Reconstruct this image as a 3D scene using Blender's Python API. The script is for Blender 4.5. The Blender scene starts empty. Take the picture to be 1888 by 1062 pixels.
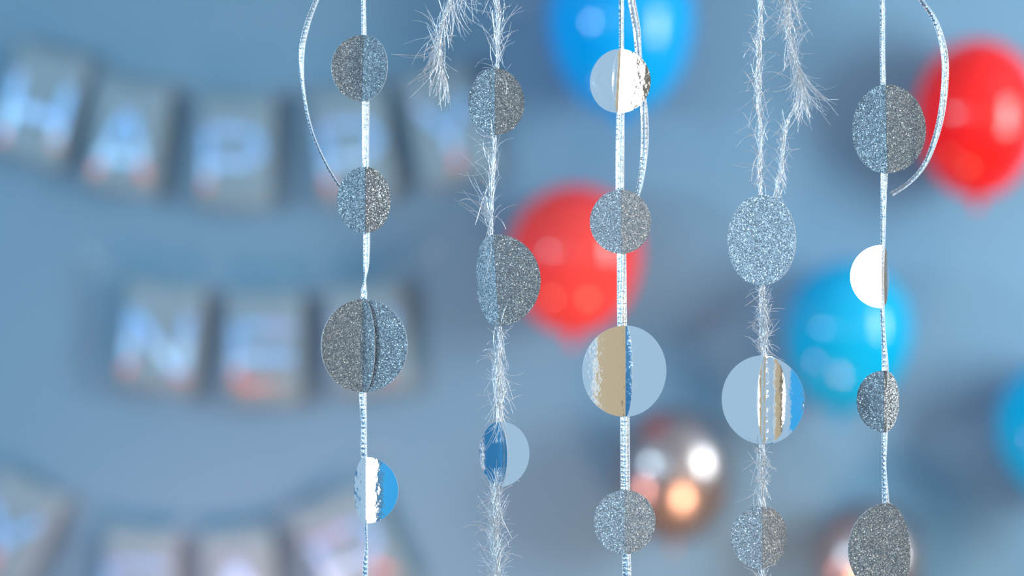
import bpy, math, random
from mathutils import Vector, Matrix
random.seed(7)
SC = bpy.context.scene
COL = SC.collection
PI = math.pi

# ---------------------------------------------------------------- camera
CAM_Z = 1.5
LENS = 85.0
FPX = LENS / 36.0 * 1888.0
DG = 1.44                      # distance of the garlands
DW = 4.60                      # distance of the wall
PX = DG / FPX                  # one photograph pixel at the garlands
cam_d = bpy.data.cameras.new('camera')
cam_d.lens = LENS; cam_d.sensor_width = 36.0
cam_d.clip_start = 0.05; cam_d.clip_end = 60
cam_d.dof.use_dof = True
cam_d.dof.focus_distance = DG
cam_d.dof.aperture_fstop = 3.2
cam = bpy.data.objects.new('camera', cam_d); COL.objects.link(cam)
cam.location = (0, 0, CAM_Z); cam.rotation_euler = (PI / 2, 0, 0)
SC.camera = cam

# ---------------------------------------------------------------- world, lights, exposure
SC.view_settings.view_transform = 'Standard'
SC.view_settings.look = 'None'
SC.view_settings.exposure = 0.0
SC.view_settings.gamma = 1.0
SC.view_settings.use_curve_mapping = False
SC.cycles.use_denoising = True
SC.cycles.max_bounces = 12
SC.cycles.glossy_bounces = 10
SC.cycles.transparent_max_bounces = 12
SC.cycles.sample_clamp_indirect = 6.0
world = bpy.data.worlds.new('world'); SC.world = world
world.use_nodes = True
bg = world.node_tree.nodes['Background']
bg.inputs['Color'].default_value = (0.36, 0.55, 0.74, 1)
bg.inputs['Strength'].default_value = 1.0

def area(name, loc, target, size, power, color, size_y=None):
    d = bpy.data.lights.new(name, 'AREA')
    d.energy = power; d.color = color
    d.shape = 'RECTANGLE' if size_y else 'DISK'
    d.size = size
    if size_y: d.size_y = size_y
    o = bpy.data.objects.new(name, d); COL.objects.link(o)
    o.location = loc
    o.rotation_euler = (Vector(target) - Vector(loc)).to_track_quat('-Z', 'Y').to_euler()
    return o
def bulb(name, loc, power, color, radius):
    d = bpy.data.lights.new(name, 'POINT')
    d.energy = power; d.color = color; d.shadow_soft_size = radius
    o = bpy.data.objects.new(name, d); COL.objects.link(o); o.location = loc
    return o
area('softbox_left', (-2.1, 2.5, 1.72), (0.5, 4.3, 1.5), 0.26, 34, (0.66, 0.88, 1.0))
area('window_light_right', (2.2, 3.1, 1.70), (-0.4, 4.4, 1.55), 0.55, 64, (0.88, 0.96, 1.0), 1.1)
area('side_fill_left', (-1.95, 0.55, 1.75), (0.05, 1.44, 1.5), 0.5, 20, (0.55, 0.84, 1.0))  # added fill: brightens left-facing leaves for contrast between disc halves
area('side_fill_right', (2.0, 0.55, 1.6), (0.05, 1.44, 1.5), 0.5, 11, (1.0, 0.82, 0.62))  # added weak warm fill for the right-facing leaves
area('foil_fill_blue', (-1.2, -1.0, 1.6), (0.0, 1.44, 1.5), 1.0, 3.1, (0.0, 0.46, 1.0), 1.6)  # added unseen light, gives the mirror discs their blue reflections
area('foil_fill_white_left', (-0.55, -1.0, 1.6), (0.0, 1.44, 1.5), 0.3, 9, (0.85, 0.94, 1.0), 1.3)  # added unseen light for white streaks in the mirror discs
area('foil_fill_white_right', (0.62, -1.0, 1.6), (0.0, 1.44, 1.5), 0.38, 8, (1.0, 0.98, 0.95), 1.3)  # added unseen light that turns right-facing foil leaves white
area('foil_fill_amber', (1.5, -1.0, 1.5), (0.0, 1.44, 1.5), 1.2, 2.1, (1.0, 0.80, 0.50), 1.4)  # added unseen light for gold reflections in the foil
bulb('warm_lamp_low', (0.42, 3.98, 0.82), 12.0, (1.0, 0.48, 0.27), 0.085)
bulb('warm_lamp_low_second', (-0.52, 4.08, 0.76), 13.0, (1.0, 0.44, 0.36), 0.07)

# ---------------------------------------------------------------- helpers
def P(px, py, D):
    return Vector(((px - 944.0) / FPX * D, D, CAM_Z - (py - 531.0) / FPX * D))

def mesh_obj(name, verts, faces, mats, parent=None, smooth=True, mat_idx=None):
    me = bpy.data.meshes.new(name)
    me.from_pydata([tuple(v) for v in verts], [], faces)
    for m in (mats if isinstance(mats, (list, tuple)) else [mats]): me.materials.append(m)
    if mat_idx: me.polygons.foreach_set('material_index', mat_idx)
    me.polygons.foreach_set('use_smooth', [smooth] * len(me.polygons))
    me.update()
    o = bpy.data.objects.new(name, me); COL.objects.link(o)
    if parent: o.parent = parent
    return o

def empty(name, loc):
    o = bpy.data.objects.new(name, None); COL.objects.link(o); o.location = loc
    o.empty_display_size = 0.02
    return o

def tag(o, label=None, cat=None, group=None, kind=None):
    if label: o['label'] = label
    if cat: o['category'] = cat
    if group: o['group'] = group
    if kind: o['kind'] = kind
    return o

class MB:
    def __init__(s): s.v = []; s.f = []
    def tube(s, pts, radii, sides=6, cap=True):
        n = len(pts); base = len(s.v)
        for i, p in enumerate(pts):
            a = pts[max(i - 1, 0)]; b = pts[min(i + 1, n - 1)]
            t = (b - a)
            t = t.normalized() if t.length > 1e-9 else Vector((0, 0, 1))
            ref = Vector((0, 1, 0)) if abs(t.y) < 0.9 else Vector((1, 0, 0))
            u = t.cross(ref).normalized(); w = t.cross(u)
            r = radii[i] if isinstance(radii, (list, tuple)) else radii
            for k in range(sides):
                an = 2 * PI * k / sides
                s.v.append(p + u * (math.cos(an) * r) + w * (math.sin(an) * r))
        for i in range(n - 1):
            for k in range(sides):
                k2 = (k + 1) % sides
                s.f.append((base + i * sides + k, base + i * sides + k2, base + (i + 1) * sides + k2, base + (i + 1) * sides + k))
        if cap:
            s.f.append(tuple(base + k for k in range(sides)))
            s.f.append(tuple(base + (n - 1) * sides + k for k in range(sides))[::-1])
    def prism(s, poly, y0, y1):
        """poly: list of (x, z), extruded from y0 to y1"""
        b = len(s.v); n = len(poly)
        for x, z in poly: s.v.append(Vector((x, y0, z)))
        for x, z in poly: s.v.append(Vector((x, y1, z)))
        s.f.append(tuple(range(b, b + n))); s.f.append(tuple(range(b + 2 * n - 1, b + n - 1, -1)))
        for i in range(n):
            j = (i + 1) % n
            s.f.append((b + i, b + n + i, b + n + j, b + j))
    def build(s, name, mat, parent=None, smooth=True):
        return mesh_obj(name, s.v, s.f, mat, parent, smooth)

def catmull(ctrl, step):
    """ctrl: list of tuples; smooth interpolation of all components, sampled about every `step` of the first two/three"""
    out = []
    n = len(ctrl)
    for i in range(n - 1):
        p0 = ctrl[max(i - 1, 0)]; p1 = ctrl[i]; p2 = ctrl[i + 1]; p3 = ctrl[min(i + 2, n - 1)]
        L = math.hypot(p2[0] - p1[0], p2[1] - p1[1])
        k = max(1, int(L / step))
        for j in range(k):
            t = j / k
            out.append(tuple(0.5 * (2 * b + (c - a) * t + (2 * a - 5 * b + 4 * c - d) * t * t + (3 * b - a - 3 * c + d) * t ** 3)
                             for a, b, c, d in zip(p0, p1, p2, p3)))
    out.append(tuple(ctrl[-1]))
    return out

# ---------------------------------------------------------------- materials
def new_mat(name):
    m = bpy.data.materials.new(name); m.use_nodes = True
    nt = m.node_tree; nt.nodes.clear()
    out = nt.nodes.new('ShaderNodeOutputMaterial')
    return m, nt, out
def principled(nt, **kw):
    p = nt.nodes.new('ShaderNodeBsdfPrincipled')
    for k, v in kw.items():
        p.inputs[k.replace('_', ' ')].default_value = v
    return p

def plain(name, color, rough=0.6, metallic=0.0, noise=0.0, nscale=8.0, **kw):
    m, nt, out = new_mat(name)
    p = principled(nt, Roughness=rough, Metallic=metallic, **kw)
    p.inputs['Base Color'].default_value = (*color, 1)
    if noise:
        tc = nt.nodes.new('ShaderNodeTexCoord')
        no = nt.nodes.new('ShaderNodeTexNoise'); no.inputs['Scale'].default_value = nscale; no.inputs['Detail'].default_value = 4
        nt.links.new(tc.outputs['Object'], no.inputs['Vector'])
        mx = nt.nodes.new('ShaderNodeMix'); mx.data_type = 'RGBA'
        mx.inputs['A'].default_value = (*[c * (1 - noise) for c in color], 1)
        mx.inputs['B'].default_value = (*[min(1, c * (1 + noise)) for c in color], 1)
        nt.links.new(no.outputs['Fac'], mx.inputs['Factor'])
        nt.links.new(mx.outputs['Result'], p.inputs['Base Color'])
    nt.links.new(p.outputs['BSDF'], out.inputs['Surface'])
    return m

def glitter_mat(name, color):
    m, nt, out = new_mat(name)
    tc = nt.nodes.new('ShaderNodeTexCoord')
    vo = nt.nodes.new('ShaderNodeTexVoronoi'); vo.inputs['Scale'].default_value = 2200
    nt.links.new(tc.outputs['Object'], vo.inputs['Vector'])
    sub = nt.nodes.new('ShaderNodeVectorMath'); sub.operation = 'SUBTRACT'
    sub.inputs[1].default_value = (0.5, 0.5, 0.5)
    nt.links.new(vo.outputs['Color'], sub.inputs[0])
    sc = nt.nodes.new('ShaderNodeVectorMath'); sc.operation = 'SCALE'; sc.inputs['Scale'].default_value = 0.7
    nt.links.new(sub.outputs['Vector'], sc.inputs[0])
    geo = nt.nodes.new('ShaderNodeNewGeometry')
    add = nt.nodes.new('ShaderNodeVectorMath'); add.operation = 'ADD'
    nt.links.new(geo.outputs['Normal'], add.inputs[0]); nt.links.new(sc.outputs['Vector'], add.inputs[1])
    nrm = nt.nodes.new('ShaderNodeVectorMath'); nrm.operation = 'NORMALIZE'
    nt.links.new(add.outputs['Vector'], nrm.inputs[0])
    sep = nt.nodes.new('ShaderNodeSeparateColor'); nt.links.new(vo.outputs['Color'], sep.inputs['Color'])
    ramp = nt.nodes.new('ShaderNodeValToRGB')
    ramp.color_ramp.elements[0].color = (*[c * 0.40 for c in color], 1)
    ramp.color_ramp.elements[1].color = (*[min(1, c * 1.5) for c in color], 1)
    ramp.color_ramp.elements[0].position = 0.1; ramp.color_ramp.elements[1].position = 0.95
    e = ramp.color_ramp.elements.new(0.86); e.color = (*[c * 1.05 for c in color], 1)
    ramp.color_ramp.elements[-1].color = (*[min(1, c * 3.2) for c in color], 1)
    nt.links.new(sep.outputs['Green'], ramp.inputs['Fac'])
    p = principled(nt, Roughness=0.34, Metallic=0.4)
    nt.links.new(ramp.outputs['Color'], p.inputs['Base Color'])
    nt.links.new(nrm.outputs['Vector'], p.inputs['Normal'])
    nt.links.new(p.outputs['BSDF'], out.inputs['Surface'])
    return m

def foil_mat(name, color, rough=0.07, bump=0.25, scale=220):
    m, nt, out = new_mat(name)
    tc = nt.nodes.new('ShaderNodeTexCoord')
    no = nt.nodes.new('ShaderNodeTexNoise'); no.inputs['Scale'].default_value = scale; no.inputs['Detail'].default_value = 3
    nt.links.new(tc.outputs['Object'], no.inputs['Vector'])
    bp = nt.nodes.new('ShaderNodeBump'); bp.inputs['Strength'].default_value = bump; bp.inputs['Distance'].default_value = 0.0006
    nt.links.new(no.outputs['Fac'], bp.inputs['Height'])
    p = principled(nt, Roughness=rough, Metallic=1.0)
    p.inputs['Base Color'].default_value = (*color, 1)
    nt.links.new(bp.outputs['Normal'], p.inputs['Normal'])
    nt.links.new(p.outputs['BSDF'], out.inputs['Surface'])
    return m

def balloon_mat(name, color, see=0.3, rough=0.22, metallic=0.0, tint=None):
    m, nt, out = new_mat(name)
    p = principled(nt, Roughness=rough, Metallic=metallic)
    p.inputs['Base Color'].default_value = (*color, 1)
    p.inputs['Coat Weight'].default_value = 1.0; p.inputs['Specular IOR Level'].default_value = 0.15; p.inputs['Coat Roughness'].default_value = 0.09
    if not see:
        nt.links.new(p.outputs['BSDF'], out.inputs['Surface']); return m
    tr = nt.nodes.new('ShaderNodeBsdfTranslucent'); tr.inputs['Color'].default_value = (*color, 1)
    tp = nt.nodes.new('ShaderNodeBsdfTransparent'); tp.inputs['Color'].default_value = (*(tint or color), 1)
    m1 = nt.nodes.new('ShaderNodeMixShader'); m1.inputs['Fac'].default_value = 0.52
    nt.links.new(tr.outputs['BSDF'], m1.inputs[1]); nt.links.new(tp.outputs['BSDF'], m1.inputs[2])
    m2 = nt.nodes.new('ShaderNodeMixShader'); m2.inputs['Fac'].default_value = see
    nt.links.new(p.outputs['BSDF'], m2.inputs[1]); nt.links.new(m1.outputs['Shader'], m2.inputs[2])
    nt.links.new(m2.outputs['Shader'], out.inputs['Surface'])
    return m

def holo_mat(name):
    """holographic film: rainbow sheen painted as colour bands along the height of each letter"""
    m, nt, out = new_mat(name)
    tc = nt.nodes.new('ShaderNodeTexCoord')
    oi = nt.nodes.new('ShaderNodeObjectInfo')
    sep = nt.nodes.new('ShaderNodeSeparateXYZ'); nt.links.new(tc.outputs['Object'], sep.inputs[0])
    no = nt.nodes.new('ShaderNodeTexNoise'); no.inputs['Scale'].default_value = 14; no.inputs['Detail'].default_value = 1
    no.noise_dimensions = '4D'
    mw = nt.nodes.new('ShaderNodeMath'); mw.operation = 'MULTIPLY'; mw.inputs[1].default_value = 40
    nt.links.new(oi.outputs['Random'], mw.inputs[0]); nt.links.new(mw.outputs[0], no.inputs['W'])
    nt.links.new(tc.outputs['Object'], no.inputs['Vector'])
    a = nt.nodes.new('ShaderNodeMath'); a.operation = 'MULTIPLY_ADD'; a.inputs[1].default_value = -1 / 0.15; a.inputs[2].default_value = 0.5
    nt.links.new(sep.outputs['Z'], a.inputs[0])
    b = nt.nodes.new('ShaderNodeMath'); b.operation = 'MULTIPLY_ADD'; b.inputs[1].default_value = 0.55; 
    nt.links.new(no.outputs['Fac'], b.inputs[0]); 
    a2 = nt.nodes.new('ShaderNodeMath'); a2.operation = 'SUBTRACT'; a2.inputs[1].default_value = 0.275
    nt.links.new(a.outputs[0], a2.inputs[0]); nt.links.new(a2.outputs[0], b.inputs[2])
    r = nt.nodes.new('ShaderNodeValToRGB'); cr = r.color_ramp
    stops = [(0.0, (0.40, 0.40, 0.62)), (0.22, (0.20, 0.48, 0.80)), (0.48, (0.28, 0.48, 0.82)), (0.62, (0.52, 0.78, 0.96)),
             (0.74, (0.24, 0.55, 0.86)), (0.82, (0.72, 0.16, 0.14)), (0.90, (0.60, 0.28, 0.22)), (1.0, (0.12, 0.32, 0.32))]
    cr.elements[0].position = 0.0; cr.elements[0].color = (*stops[0][1], 1)
    cr.elements[1].position = 1.0; cr.elements[1].color = (*stops[-1][1], 1)
    for pos, c in stops[1:-1]:
        e = cr.elements.new(pos); e.color = (*c, 1)
    nt.links.new(b.outputs[0], r.inputs['Fac'])
    p = principled(nt, Roughness=0.38, Metallic=0.35)
    nt.links.new(r.outputs['Color'], p.inputs['Base Color'])
    nt.links.new(p.outputs['BSDF'], out.inputs['Surface'])
    return m

M = {}
M['wall'] = plain('painted_wall', (0.118, 0.242, 0.35), 0.75, noise=0.03, nscale=3)
M['wall_blue'] = plain('blue_painted_wall', (0.02, 0.25, 0.55), 0.7, noise=0.05)
M['wall_tan'] = plain('tan_painted_wall', (0.34, 0.25, 0.16), 0.7, noise=0.06)
M['ceiling'] = plain('white_ceiling', (0.55, 0.60, 0.66), 0.8, noise=0.02)
M['floor'] = plain('brown_wood_floor', (0.30, 0.17, 0.09), 0.45, noise=0.25, nscale=5)
M['glitter'] = glitter_mat('silver_glitter', (0.28, 0.335, 0.385))
M['lit_glitter'] = glitter_mat('lit_silver_glitter', (0.46, 0.51, 0.56))  # lighter copy of the glitter paper, strong light put into its colour
M['foil'] = foil_mat('silver_mirror_foil', (0.93, 0.94, 0.95))
M['edge'] = plain('cut_paper_edge', (0.85, 0.87, 0.9), 0.5, noise=0.03, nscale=300)
M['cord'] = foil_mat('silver_thread', (0.93, 0.94, 0.96), 0.38, 0.8, 1500)
M['cord'].node_tree.nodes['Principled BSDF'].inputs['Metallic'].default_value = 0.7
M['weave'] = foil_mat('silver_woven_film', (0.72, 0.76, 0.80), 0.25, 0.6, 700)
M['tinsel'] = foil_mat('tinsel_film', (0.92, 0.95, 0.98), 0.22, 0.9, 900)
M['tinsel'].node_tree.nodes['Principled BSDF'].inputs['Metallic'].default_value = 0.65
M['blue'] = balloon_mat('blue_latex', (0.0, 0.52, 0.96), 0.42, tint=(0.0, 0.62, 1.0))
M['cyan'] = balloon_mat('cyan_latex', (0.0, 0.52, 0.80), 0.40, tint=(0.0, 0.70, 1.0))
M['red'] = balloon_mat('red_latex', (1.0, 0.02, 0.02), 0.38, tint=(1.0, 0.05, 0.05))
M['lit_red'] = balloon_mat('lit_red_latex', (1.0, 0.085, 0.075), 0.38, tint=(1.0, 0.07, 0.07))  # paler copy of the red latex, hazy lighting put into the colour
M['grey'] = balloon_mat('grey_chrome_latex', (0.34, 0.31, 0.31), 0.0, 0.30, 0.85)
M['flag'] = foil_mat('grey_silver_card', (0.168, 0.262, 0.315), 0.6, 0.1, 60)
M['flag'].node_tree.nodes['Principled BSDF'].inputs['Metallic'].default_value = 0.1
M['holo'] = holo_mat('holographic_film')
M['string'] = plain('white_cotton_string', (0.30, 0.40, 0.48), 0.7, noise=0.1, nscale=300)
M['tape'] = plain('clear_tape', (0.20, 0.32, 0.42), 0.3, noise=0.05, nscale=100)
M['nylon'] = plain('clear_nylon', (0.5, 0.6, 0.68), 0.3, noise=0.02, nscale=100)

# ---------------------------------------------------------------- setting
RX0, RX1, RY0, RY1, RZ = -2.3, 2.4, 0.3, DW, 2.5
def slab(name, x0, x1, y0, y1, z0, z1, mat):
    v = [(x, y, z) for z in (z0, z1) for y in (y0, y1) for x in (x0, x1)]
    f = [(0, 1, 3, 2), (4, 6, 7, 5), (0, 4, 5, 1), (2, 3, 7, 6), (0, 2, 6, 4), (1, 5, 7, 3)]
    return tag(mesh_obj(name, v, f, mat, None, False), kind='structure')
slab('floor', RX0, RX1, RY0, RY1, -0.1, 0.0, M['floor'])
slab('ceiling', RX0, RX1, RY0, RY1, RZ, RZ + 0.1, M['ceiling'])
slab('wall_back', RX0 - 0.1, RX1 + 0.1, RY1, RY1 + 0.1, -0.1, RZ + 0.1, M['wall'])
slab('light_block_left', -1.95, -0.30, -1.25, -1.15, 0.0, RZ, M['wall'])  # unseen slab added to block world light behind the left fill lights
slab('light_block_right', 0.36, 2.25, -1.25, -1.15, 0.0, RZ, M['wall_tan'])  # unseen slab added to keep world light out of the right-hand reflections
slab('wall_left', RX0 - 0.1, RX0, RY0, RY1, -0.1, RZ + 0.1, M['wall_blue'])
slab('wall_right', RX1, RX1 + 0.1, RY0, RY1, -0.1, RZ + 0.1, M['wall_tan'])

# ---------------------------------------------------------------- balloons
def balloon(cx, top, bottom, width, gap, mat, label, tilt=0.0, group=None):
    """top / bottom / width of the body in photograph pixels at distance D; the knot sits below"""
    D = (DW - gap) / (1 + width / 2 / FPX)           # the back of the balloon is `gap` in front of the wall
    s = D / FPX
    R = width / 2 * s; H = (bottom - top) * s
    zt = H * 0.46; zb = H - zt                      # widest above the middle
    prof = []
    N = 40
    for i in range(N + 1):
        th = PI * i / N
        if th <= PI / 2: prof.append((R * math.sin(th), zt * math.cos(th)))
        else:
            q = (th - PI / 2) / (PI / 2)
            r = R * math.cos(q * PI / 2) ** 0.92 if q < 1 else 0
            prof.append((max(r, R * 0.045), -zb * math.sin(q * PI / 2) ** 1.12))
    c = P(cx, 0, D); c.z = CAM_Z - (top - 531) / FPX * D - zt
    root = empty('balloon', c)
    root.rotation_euler = (0, tilt, 0)
    def lathe(pr, name, seg=48):
        v = []; f = []
        for r, z in pr:
            for k in range(seg):
                a = 2 * PI * k / seg; v.append((r * math.cos(a), r * math.sin(a), z))
        for i in range(len(pr) - 1):
            for k in range(seg):
                k2 = (k + 1) % seg
                f.append((i * seg + k, (i + 1) * seg + k, (i + 1) * seg + k2, i * seg + k2))
        return mesh_obj(name, v, f, mat, root)
    prof[0] = (1e-4, prof[0][1])
    lathe(prof, 'body')
    kz = -zb
    k = R * 0.1
    lathe([(R * .045, kz + .1 * k), (k * .62, kz - .1 * k), (k * .75, kz - .45 * k), (k * .5, kz - .8 * k), (k * .55, kz - .95 * k),
           (k * 1.05, kz - 1.5 * k), (k * 1.1, kz - 1.7 * k), (k * .9, kz - 1.65 * k), (k * .3, kz - 1.2 * k)], 'knot', 20)
    pad = MB()                                      # sticky pad that holds the balloon to the wall
    pad.tube([Vector((0, R - 0.004, 0)), Vector((0, DW - D, 0))], 0.012, 12)
    pad.build('sticky_pad', M['tape'], root, False)
    return tag(root, label, 'balloon', group)
balloon(1145, -118, 214, 272, 0.012, M['blue'], 'large bright blue balloon cut off by the top edge, behind the mirror disc')
balloon(1061, 340, 618, 244, 0.012, M['lit_red'], 'red balloon in the middle, partly behind the glitter discs', 0.04)
balloon(1803, 72, 366, 226, 0.03, M['red'], 'shiny red balloon at the upper right beside a curling silver ribbon', 0.01)
balloon(1564, 480, 762, 236, 0.012, M['cyan'], 'sky blue balloon right of the middle, behind two garlands', 0.11)
balloon(1968, 655, 930, 262, 0.012, M['cyan'], 'sky blue balloon cut off by the right edge')
balloon(1243, 748, 1004, 222, 0.012, M['grey'], 'whole grey chrome balloon with a knot, below the middle')
balloon(1602, 918, 1180, 208, 0.012, M['grey'], 'grey chrome balloon cut off by the bottom edge behind the last glitter disc')

# ---------------------------------------------------------------- banners with letters
def stroke(mb, a, b, w, t):
    d = (Vector(b) - Vector(a)); L = d.length; d.normalize(); n = Vector((-d.y, d.x)) * (w / 2)
    a = Vector(a); b = Vector(b)
    mb.prism([tuple(a + n), tuple(a - n), tuple(b - n), tuple(b + n)], -t, 0)
def bowl(mb, cx, cz, rx, rz, w, t):
    seg = 10
    for i in range(seg):
        a0 = PI / 2 - PI * i / seg; a1 = PI / 2 - PI * (i + 1) / seg
        pts = []
        for a, k in ((a0, 1), (a1, 1), (a1, 0), (a0, 0)):
            x = rx if k else max(rx - w, .001); z = rz if k else max(rz - w, .001)
            pts.append((cx + x * math.cos(a), cz + z * math.sin(a)))
        mb.prism(pts, -t, 0)
def letter(ch, h, w, s):
    mb = MB(); t = 0.0015
    x = w / 2 - s / 2; z = h / 2; zi = z - s / 2
    if ch == 'H':
        stroke(mb, (-x, -z), (-x, z), s, t); stroke(mb, (x, -z), (x, z), s, t); stroke(mb, (-x, 0), (x, 0), s, t)
    elif ch == 'A':
        stroke(mb, (-x, -z), (-s * .12, z), s, t); stroke(mb, (x, -z), (s * .12, z), s, t); stroke(mb, (-x * .6, -h * .2), (x * .6, -h * .2), s * .9, t)
    elif ch in 'PR':
        stroke(mb, (-x, -z), (-x, z), s, t)
        stroke(mb, (-x, zi), (w * .1, zi), s, t); stroke(mb, (-x, -h * .04), (w * .1, -h * .04), s, t)
        top = z; bot = -h * .04 - s / 2
        bowl(mb, w * .1, (top + bot) / 2, w * .4, (top - bot) / 2, s, t)
        if ch == 'R': stroke(mb, (w * .05, -h * .04), (x, -z), s, t)
    elif ch == 'Y':
        stroke(mb, (-x, z), (0, 0), s, t); stroke(mb, (x, z), (0, 0), s, t); stroke(mb, (0, -z), (0, h * .05), s, t)
    elif ch == 'N':
        stroke(mb, (-x, -z), (-x, z), s, t); stroke(mb, (x, -z), (x, z), s, t); stroke(mb, (-x, z - s * .3), (x, -z + s * .3), s, t)
    elif ch == 'E':
        stroke(mb, (-x, -z), (-x, z), s, t)
        for q in (zi, 0, -zi): stroke(mb, (-x, q), (w / 2, q), s, t)
    elif ch == 'W':
        stroke(mb, (-x, z), (-x * .5, -z), s * .9, t); stroke(mb, (-x * .5, -z), (0, z * .5), s * .9, t)
        stroke(mb, (0, z * .5), (x * .5, -z), s * .9, t); stroke(mb, (x * .5, -z), (x, z), s * .9, t)
    return mb
YF = DW - 0.045                                   # plane of the cards
def banner(label, cord, cards, tapes, tail=None):
    """cord: photograph points of the string; cards: (letter, x, y of the top centre, clockwise tilt in degrees, width, height)"""
    root = empty('bunting_banner', P(cord[len(cord) // 2][0], cord[len(cord) // 2][1], YF))
    o = root.location.copy()
    root_m = Matrix.Translation(-o)
    mb = MB()
    pts = catmull(cord, 12)
    tp = {0: 0.0, len(pts) - 1: 0.0}
    V = []
    for i, (x, y) in enumerate(pts):
        e = min(i, len(pts) - 1 - i) / (len(pts) * 0.12)
        V.append(P(x, y, YF + 0.040 * max(0, 1 - e)) - o)
    mb.tube(V, 0.0016, 6)
    if tail:
        mb.tube([P(x, y, DW - 0.006) - o for x, y in catmull(tail, 8)], 0.0016, 6)
    mb.build('string', M['string'], root)
    for ch, x, y, ang, w, h in cards:
        s = YF / FPX
        W = w * s; Hh = h * s
        c = P(x, y, YF) - o
        mbf = MB(); n = 8
        # a card with a slightly bowed sheet and a folded-over top hem
        t = 0.0012
        for side in (0, 1):
            for i in range(n + 1):
                u = i / n - .5
                for j in range(n + 1):
                    v = j / n
                    yb = 0.006 * (u * u * 4 - 1) * (0.3 + v) + (t if side else 0)
                    mbf.v.append(Vector((u * W, yb, -v * Hh + 0.004)))
        q = (n + 1) * (n + 1)
        for i in range(n):
            for j in range(n):
                a = i * (n + 1) + j; b = a + n + 1
                mbf.f.append((a, a + 1, b + 1, b)); mbf.f.append((q + a, q + b, q + b + 1, q + a + 1))
        rim = [i * (n + 1) for i in range(n + 1)] + [n * (n + 1) + j for j in range(1, n + 1)] + [i * (n + 1) + n for i in range(n - 1, -1, -1)] + [j for j in range(n - 1, 0, -1)]
        for i in range(len(rim)):
            a = rim[i]; b = rim[(i + 1) % len(rim)]
            mbf.f.append((a, b, q + b, q + a))
        fo = mbf.build('flag', M['flag'], root)
        fo.location = c; fo.rotation_euler = (0.02, math.radians(ang), 0)
        lm = letter(ch, Hh * 0.60, W * 0.80, W * 0.125)
        lo = lm.build('letter', M['holo'], fo, False)
        lo.location = (0, -0.0085, -Hh * 0.56)
    for x, y in tapes:
        tb = MB(); c = P(x, y, DW - 0.001) - o
        tb.prism([(c.x - .011, c.z - .013), (c.x - .013, c.z + .011), (c.x + .012, c.z + .014), (c.x + .013, c.z - .012)], c.y - .0008, c.y + .0005)
        tb.build('tape', M['tape'], root, False)
    return tag(root, label, 'banner', 'letter banners on the wall')
banner('topmost banner of silver cards spelling HAPPY in holographic letters on the blue wall',
       [(-140, -20), (-40, 45), (95, 92), (245, 150), (435, 176), (630, 160), (800, 128), (900, 70), (960, 10)],
       [('H', 100, 92, 15.5, 142, 218), ('A', 246, 150, 8, 142, 212), ('P', 435, 178, 2, 142, 210), ('P', 636, 166, -6, 142, 214), ('Y', 800, 130, -14, 142, 218)],
       [(-140, -20), (960, 10)])
banner('middle banner of silver cards spelling NEW in holographic letters',
       [(166, 470), (235, 510), (310, 530), (487, 545), (660, 530), (740, 505), (798, 466)],
       [('N', 305, 522, 7, 150, 205), ('E', 487, 540, 1, 142, 210), ('W', 668, 526, -6, 150, 205)],
       [(166, 470), (798, 466)], [(166, 470), (140, 500), (128, 540), (148, 580), (165, 612), (140, 650), (110, 668)])
banner('lowest banner of silver cards spelling YEAR, cut off by the bottom edge',
       [(-130, 780), (-30, 850), (125, 930), (255, 972), (350, 980), (430, 975), (520, 955), (600, 905), (700, 838)],
       [('Y', 58, 888, 26, 150, 215), ('E', 258, 976, 3, 146, 212), ('A', 432, 980, -4, 142, 212), ('R', 600, 920, -26, 160, 215)],
       [(-130, 780), (700, 838)])

# ---------------------------------------------------------------- garlands
def leaf_mesh(R, phi0, bend, thick=0.00035, nz=28, nu=9, wav=0.0, reach=1.0):
    """half a disc hinged on the z axis. phi0: plan direction in degrees (0 right, 180 left, 90 away from the camera)"""
    v = []; mats = []; f = []
    path = [(0.0, 0.0, math.radians(phi0))]
    K = 60
    x = y = 0.0
    for i in range(K):
        ph = math.radians(phi0 + bend * (i + .5) / K)
        x += math.cos(ph) * R * reach / K; y += math.sin(ph) * R * reach / K
        path.append((x, y, math.radians(phi0 + bend * (i + 1) / K)))
    def at(u):
        t = max(0, min(0.99999, u / (R * reach))) * K; i = int(t); q = t - i
        a = path[i]; b = path[i + 1]
        return tuple(a[k] * (1 - q) + b[k] * q for k in range(3))
    grid = []
    for side in (-0.5, 0.5):
        for i in range(nz + 1):
            al = -PI / 2 + PI * i / nz
            z = R * math.sin(al); um = R * reach * math.cos(al)
            for j in range(nu + 1):
                u = um * j / nu
                px_, py_, ph = at(u)
                wv = wav * math.sin(z / R * 2.3 + phi0) * (u / R) ** 2 * R
                nx, ny = -math.sin(ph), math.cos(ph)
                v.append((px_ + nx * (thick * side + wv), py_ + ny * (thick * side + wv), z))
    q = (nz + 1) * (nu + 1)
    for i in range(nz):
        for j in range(nu):
            a = i * (nu + 1) + j; b = a + nu + 1
            f.append((a, a + 1, b + 1, b)); mats.append(0)
            f.append((q + a, q + b, q + b + 1, q + a + 1)); mats.append(0)
    for col, mt in ((nu, 1), (0, 0)):                # cut edge and hinge edge, with vertices of their own
        k = len(v)
        for i in range(nz + 1):
            v.append(v[i * (nu + 1) + col]); v.append(v[q + i * (nu + 1) + col])
        for i in range(nz):
            a = k + 2 * i
            f.append((a, a + 1, a + 3, a + 2)); mats.append(mt)
    return v, f, mats

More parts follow.
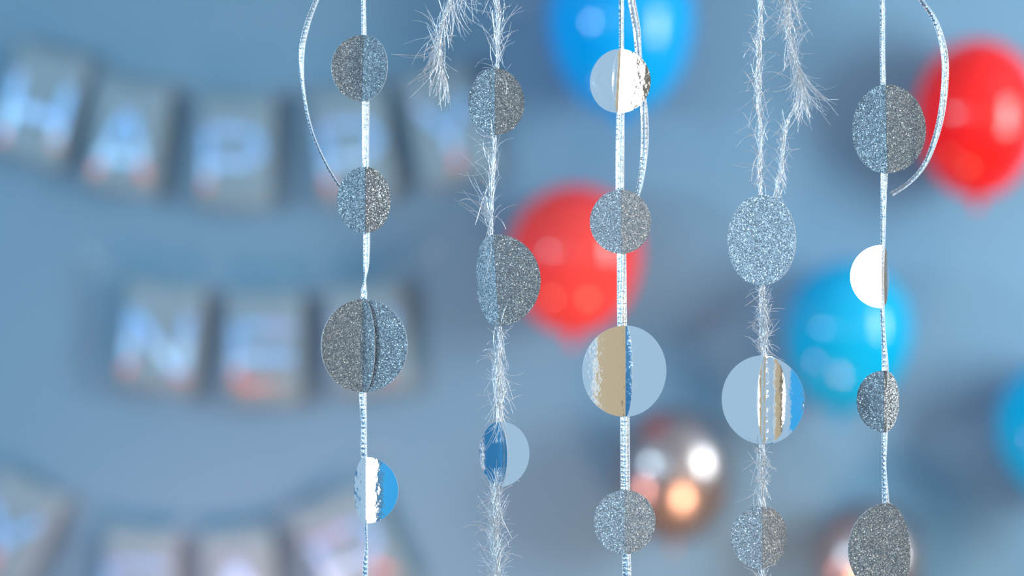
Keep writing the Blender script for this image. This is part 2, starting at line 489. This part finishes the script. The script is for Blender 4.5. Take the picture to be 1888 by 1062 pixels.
def solve(w, R, side, away, bend):
    """plan angle at which a leaf of radius R shows w pixels of width; side -1 left, +1 right; away +1/-1"""
    ratio = min(0.9998, w / R)
    lo, hi = 0.0, 89.0
    for _ in range(40):
        m = (lo + hi) / 2
        s = sum(math.cos(math.radians(m + bend * (i + .5) / 40)) for i in range(40)) / 40
        if s > ratio: lo = m
        else: hi = m
    a = (lo + hi) / 2
    base = a * away if side > 0 else 180 - a * away
    bd = bend * away if side > 0 else -bend * away
    return base, bd

def disc(root, o, kind, cx, cy, R, leaves, label, tilt=0.0, paper='glitter'):
    """leaves: (side, width px, away, bend[, wave])"""
    mat = M[paper] if kind == 'glitter' else M['foil']
    d = empty(kind + '_disc', P(cx, cy, DG) - o - Vector((0, 0.003, 0)))
    d.parent = root; d['label'] = label
    d.rotation_euler = (0, tilt, 0)
    for lf in leaves:
        side, w, away, bend = lf[:4]
        ratio = lf[5] if len(lf) > 5 else 1.0          # narrow leaves reach out less than the disc is tall
        ph, bd = solve(abs(w), R * ratio, side, away, bend)
        v, f, mi = leaf_mesh(R * PX, ph, bd, wav=lf[4] if len(lf) > 4 else 0.0, reach=ratio)
        mesh_obj('leaf', v, f, [mat, M['edge']], d, True, mi)
    return d

def ribbon(name, root, o, ctrl, wide, beads=5.0, ydep=0.0):
    """ctrl: (px, py, visible width px, depth offset mm). A flat woven ribbon with two twisted edge strands."""
    pts = catmull(ctrl, 2.2)
    mb = MB(); L = []; Rr = []; rad = []
    dist = 0
    for i, (x, y, w, dp) in enumerate(pts):
        if i: dist += math.hypot(x - pts[i - 1][0], y - pts[i - 1][1])
        a = pts[max(i - 1, 0)]; b = pts[min(i + 1, len(pts) - 1)]
        tx, ty = b[0] - a[0], b[1] - a[1]; l = math.hypot(tx, ty) or 1
        nx, ny = -ty / l, tx / l
        c = max(0.12, min(1, w / wide)); sn = math.sqrt(1 - c * c)
        ctr = P(x, y, DG) - o + Vector((0, dp * 0.001, 0))
        side = Vector((nx * c, 0, -ny * c)) * (wide / 2 * PX) + Vector((0, sn * wide / 2 * PX, 0))
        L.append(ctr - side); Rr.append(ctr + side)
        rad.append((0.95 + 0.38 * math.sin(dist * 2 * PI / beads)) * PX)
    mb.tube(L, rad, 6); mb.tube(Rr, [rad[(i + 2) % len(rad)] for i in range(len(rad))], 6)
    # woven sheet between the strands, as a thin closed strip
    b0 = len(mb.v); n = len(pts); th = 0.00022
    for i in range(n):
        s_ = (Rr[i] - L[i]).normalized()
        t_ = (L[min(i + 1, n - 1)] - L[max(i - 1, 0)]).normalized()
        nn = s_.cross(t_).normalized() * th
        rip = 1 + 0.7 * math.sin(i * 1.9) * math.sin(i * .37)
        mb.v += [L[i] + nn * rip, Rr[i] + nn * rip, Rr[i] - nn, L[i] - nn]
    for i in range(n - 1):
        a = b0 + 4 * i
        for k in range(4):
            k2 = (k + 1) % 4
            mb.f.append((a + k, a + k2, a + 4 + k2, a + 4 + k))
    nf = len(mb.f); ns = 4 * (n - 1)
    return mesh_obj(name, mb.v, mb.f, [M['cord'], M['weave']], root, True, [0] * (nf - ns) + [1] * ns)

def hair(mb, p, d, length, curl, r):
    """one thin strip of tinsel film; p, d Vectors"""
    n = 6
    side = Vector((random.gauss(0, 1), random.gauss(0, 1), random.gauss(0, 1) - 0.6)) * curl
    pts = []
    q = p.copy(); dd = d.normalized()
    for i in range(n):
        pts.append(q.copy())
        q = q + dd * (length / (n - 1))
        dd = (dd + side * (1.0 / n)).normalized()
    mb.tube(pts, [r, r, r * .95, r * .9, r * .8, r * .6], 3, False)

def tinsel(name, root, o, path, zones, core=True):
    """path: (px, py) line of the core; zones: (y0, y1, count, up, spread, length px, side bias)"""
    mb = MB()
    pts = catmull(path, 3)
    def xat(y):
        best = min(pts, key=lambda q: abs(q[1] - y)); return best[0]
    y0 = min(p[1] for p in path); y1 = max(p[1] for p in path)
    if core:
        for k in range(4):
            ph = k * PI / 2
            line = [P(x + 2.6 * math.sin(y * .09 + ph), y, DG) - o + Vector((0, 2.6 * PX * math.cos(y * .09 + ph), 0)) for x, y in pts]
            mb.tube(line, [(0.75 + 0.35 * math.sin(i * 1.7 + k)) * PX for i in range(len(line))], 4)
    for (a, b, cnt, up, spread, ln, bias) in zones:
        for _ in range(cnt):
            y = random.uniform(a, b); x = xat(y) + random.gauss(0, 2.5)
            p = P(x, y, DG) - o + Vector((0, random.gauss(0, 2.5) * PX, 0))
            tilt = min(1.45, abs(random.gauss(spread, spread * .45)))
            az = random.uniform(0, 2 * PI)
            sx = math.cos(az)
            if bias and random.random() < abs(bias): sx = abs(sx) * (1 if bias > 0 else -1)
            v = Vector((math.sin(tilt) * sx, math.sin(tilt) * math.sin(az), math.cos(tilt) * (1 if random.random() < up else -1)))
            hair(mb, p, v, ln * PX * random.uniform(.55, 1.25), random.uniform(.3, 1.7), random.uniform(.4, .75) * PX)
    ob = mb.build(name, M['tinsel'], root)
    ob['kind'] = 'stuff'
    return ob

TOPY = 531 - (RZ - CAM_Z) / DG * FPX              # photograph row of the ceiling above the garlands
def garland(x, label):
    root = empty('garland', P(x, TOPY, DG))
    tag(root, label, 'garland', 'silver garlands hanging in front')
    return root, root.location.copy()

# ---- first garland from the left: flat cord, three glitter discs and a mirror one
g, o = garland(672, 'leftmost silver garland with three glitter discs above one small mirror disc')
ribbon('cord', g, o, [(660, TOPY, 6, 0), (667, -300, 9, 0), (669, -40, 6, 0), (670, 0, 7, 0), (671, 60, 8, 0), (672, 130, 11, 1), (674, 200, 12, 0), (674, 290, 11, 0),
                      (675, 370, 9, 1), (676, 440, 11, 0), (675, 490, 9, 0), (673, 515, 3, 0), (671, 545, 10, 0), (671, 640, 10, 1), (669, 730, 12, 0),
                      (671, 780, 9, 0), (671, 835, 10, 0), (674, 900, 6, 1), (675, 970, 4, 0), (676, 1010, 4, 0), (674, 1040, 8, 0), (673, 1090, 9, 0), (673, 1140, 8, 0)], 13)
ribbon('ribbon_loop', g, o, [(640, -170, 9, 0), (610, -70, 9, 0), (584, 0, 8, -2), (568, 45, 9, -4), (558, 95, 9, -5), (560, 160, 5, -5), (572, 230, 4, -2),
                             (592, 285, 3.5, 2), (620, 336, 3.5, 6), (650, 372, 3.5, 8), (672, 400, 3, 6)], 10)
disc(g, o, 'glitter', 670, 127, 61, [(-1, 57, -1, 6), (1, 47, -1, 10)], 'grey glitter disc at the top of its garland', 0.03)
disc(g, o, 'glitter', 674, 369, 61, [(-1, 54, 1, 8), (1, 44, 1, 6)], 'grey glitter disc below the top one')
disc(g, o, 'glitter', 671, 637, 86, [(-1, 75, -1, 10), (1, 82, -1, 5), (1, 22, -1, -2, 0, 0.3)], 'large grey glitter disc with a third leaf standing out')
disc(g, o, 'foil', 675, 903, 61, [(-1, 22, 1, 2, 0, 0.41), (1, 60.3, -1, 12)], 'small mirror disc')

# ---- second garland: tinsel
g, o = garland(912, 'tinsel garland with two glitter discs and a small mirror disc, left of the middle')
path = [(925, TOPY), (918, -200), (917, 0), (917, 120), (913, 190), (912, 260), (909, 330), (906, 430), (915, 520), (922, 600), (918, 690), (920, 775), (922, 840), (916, 900), (912, 980), (916, 1062), (916, 1120)]
tinsel('tinsel', g, o, path, [(-200, 0, 60, .5, .3, 55, 0), (40, 118, 34, .85, .42, 75, .25), (0, 60, 12, .2, .25, 70, 0), (120, 150, 14, .7, .9, 50, -.4),
                              (250, 300, 12, .5, 1.1, 60, -.7), (290, 430, 34, .85, .35, 95, -.6), (395, 430, 22, .9, .55, 80, -.8), (255, 430, 14, .6, .05, 60, 0),
                              (600, 775, 110, .4, .11, 60, 0), (600, 775, 75, .25, .30, 66, 0), (600, 775, 30, .4, .8, 46, 0),
                              (895, 1090, 170, .85, .11, 60, 0), (900, 1110, 120, .92, .34, 64, 0), (900, 1062, 26, .8, .8, 42, 0)])
tail = [(905, -190), (880, -90), (850, -40), (826, 10), (813, 55), (810, 100), (816, 140), (822, 165)]
tinsel('tinsel_tail', g, o, tail, [(20, 130, 55, .35, .35, 66, -.7), (55, 130, 50, .3, .9, 82, -.85), (120, 168, 26, .2, .35, 40, 0), (-60, 40, 40, .1, .3, 75, .6),
                                   (-120, -20, 36, .05, .25, 85, .4)])
disc(g, o, 'glitter', 913, 188, 61.5, [(-1, 50, 1, 8), (1, 54, 1, 5)], 'grey glitter disc, left leaf bluish')
disc(g, o, 'glitter', 915, 517, 85, [(-1, 37, 1, 14), (1, 82, 1, 10)], 'large grey glitter disc, egg shaped in view', -0.06)
disc(g, o, 'foil', 922, 837, 60, [(-1, 39, 1, -25), (1, 54, 1, 4), (1, 14, -1, -14)], 'small mirror disc')

# ---- third garland: flat ribbon cord
g, o = garland(1150, 'middle silver garland on a wide ribbon, mirror and glitter discs by turns')
ribbon('cord', g, o, [(1150, TOPY, 6, 0), (1147, -300, 8, 0), (1146, 0, 7, 0), (1146, 90, 7, 0), (1145, 150, 11, 1), (1144, 220, 13, 0), (1143, 290, 14, 0), (1143, 345, 14, 0), (1144, 410, 14, 1.5),
                      (1146, 475, 15, 0), (1147, 595, 16, 0), (1151, 690, 13, 1.5), (1152, 770, 15, 0), (1153, 900, 15, 0), (1152, 960, 14, 1), (1155, 1030, 14, 0), (1156, 1080, 14, 0), (1156, 1140, 14, 0)], 16)
ribbon('ribbon_loop', g, o, [(1152, -190, 11, 1), (1154, -80, 12, 2), (1165, 0, 12, 3), (1174, 50, 12, 4), (1178, 100, 10, 5), (1184, 160, 10, 6), (1189, 215, 12, 6), (1189, 270, 12, 5),
                             (1184, 320, 9, 4), (1176, 356, 8, 4), (1160, 395, 8, 4), (1150, 420, 8, 3)], 13)
disc(g, o, 'foil', 1141, 150, 59, [(-1, 52.5, 1, 2), (1, 58.6, 1, 3), (-1, 15, -1, -20)], 'small mirror disc of several leaves', 0.05)
disc(g, o, 'glitter', 1145, 409, 59, [(-1, 57.3, 1, 0), (1, 56, 1, 3)], 'glitter disc coloured as brightly lit', paper='lit_glitter')
disc(g, o, 'foil', 1153, 684, 84, [(-1, 80, -1, 12), (1, 77, 1, -3), (1, 13, -1, -6, 0, 0.19)], 'large mirror disc')
disc(g, o, 'glitter', 1152, 962, 59, [(-1, 57, 1, 4), (1, 57, 1, 4)], 'glitter disc at the bottom of the view', paper='lit_glitter')

# ---- fourth garland: tinsel
g, o = garland(1405, 'tinsel garland right of the middle with a large mirror disc between two glitter discs')
path = [(1400, TOPY), (1402, -200), (1402, 0), (1399, 100), (1398, 180), (1402, 240), (1401, 300), (1402, 360), (1400, 440), (1406, 530), (1408, 590), (1408, 650), (1406, 740), (1406, 820), (1403, 880), (1405, 935), (1402, 1000), (1406, 1062), (1406, 1120)]
tinsel('tinsel', g, o, path, [(-200, 0, 50, .5, .25, 55, 0), (0, 358, 130, .5, .10, 45, 0), (0, 358, 70, .6, .36, 60, 0), (0, 358, 30, .5, .95, 55, -.4),
                              (525, 655, 150, .5, .13, 40, 0), (525, 655, 80, .6, .5, 45, 0), (560, 655, 20, .7, .9, 45, 0),
                              (818, 935, 120, .6, .14, 40, 0), (818, 935, 46, .5, .5, 48, 0), (1045, 1110, 70, .8, .3, 45, 0)])
tail = [(1415, -200), (1435, -90), (1452, -30), (1452, 40), (1460, 95), (1472, 135), (1470, 185), (1452, 225), (1444, 270), (1440, 320), (1428, 362), (1415, 400)]
tinsel('tinsel_tail', g, o, tail, [(-60, 140, 130, .35, .14, 55, 0), (-60, 140, 70, .3, .36, 65, 0), (110, 160, 60, .0, .5, 90, .95), (160, 230, 14, .4, .6, 45, 0),
                                   (240, 358, 70, .6, .25, 35, 0), (240, 358, 14, .5, .9, 40, .3), (-90, -10, 30, .1, .5, 80, .6)])
disc(g, o, 'glitter', 1404, 443, 83, [(-1, 58, 1, 16), (1, 55, -1, 16)], 'large glitter disc, nearly flat', paper='lit_glitter')
disc(g, o, 'foil', 1407, 737, 82, [(-1, 74, 1, 2), (1, 71, -1, -32), (-1, 20, -1, -12)], 'large mirror disc of several leaves')
disc(g, o, 'glitter', 1404, 991, 58, [(-1, 56, 1, 6), (1, 49, 1, 10)], 'glitter disc at the bottom of the view', paper='lit_glitter')

# ---- fifth garland: thin cord
g, o = garland(1630, 'rightmost silver garland on a thin cord with a curling loose ribbon')
ribbon('cord', g, o, [(1622, TOPY, 5, 0), (1626, -300, 7, 0), (1627, 0, 6, 0), (1627, 90, 6.5, 0), (1628, 150, 7, 0), (1632, 240, 9, 1), (1630, 325, 10, 0), (1629, 380, 7, 0), (1628, 445, 5, 0), (1626, 510, 5, 1),
                      (1627, 575, 5, 0), (1629, 620, 5, 0), (1632, 680, 10, 0), (1630, 740, 8, 1), (1631, 800, 8, 0), (1630, 860, 5, 0), (1633, 926, 10, 0), (1636, 1000, 9, 2), (1636, 1120, 9, 0)], 11)
ribbon('ribbon_loop', g, o, [(1632, -170, 6, 0), (1655, -70, 6, 0), (1697, 0, 5, -2), (1722, 40, 7, -4), (1737, 95, 10, -6), (1739, 150, 11, -6), (1732, 215, 10, -5), (1718, 270, 8, -3),
                             (1702, 308, 6, 0), (1678, 336, 6, 3), (1646, 358, 7, 5)], 11)
disc(g, o, 'glitter', 1633, 238, 82, [(-1, 54, 1, 8), (1, 77, 1, 12)], 'large glitter disc at the top of its garland', -0.02)
disc(g, o, 'foil', 1624, 510, 58, [(-1, 58, -1, 1.5), (1, 22, 1, 6)], 'small mirror disc')
disc(g, o, 'glitter', 1628, 740, 57, [(-1, 45, 1, 8), (1, 35, 1, 10)], 'small dark glitter disc')
disc(g, o, 'glitter', 1638, 1011, 85, [(-1, 80, -1, -6), (1, 36, 1, 18), (1, 41, 1, 6, 0, 0.52)], 'large glitter disc at the bottom of the view', -0.08)
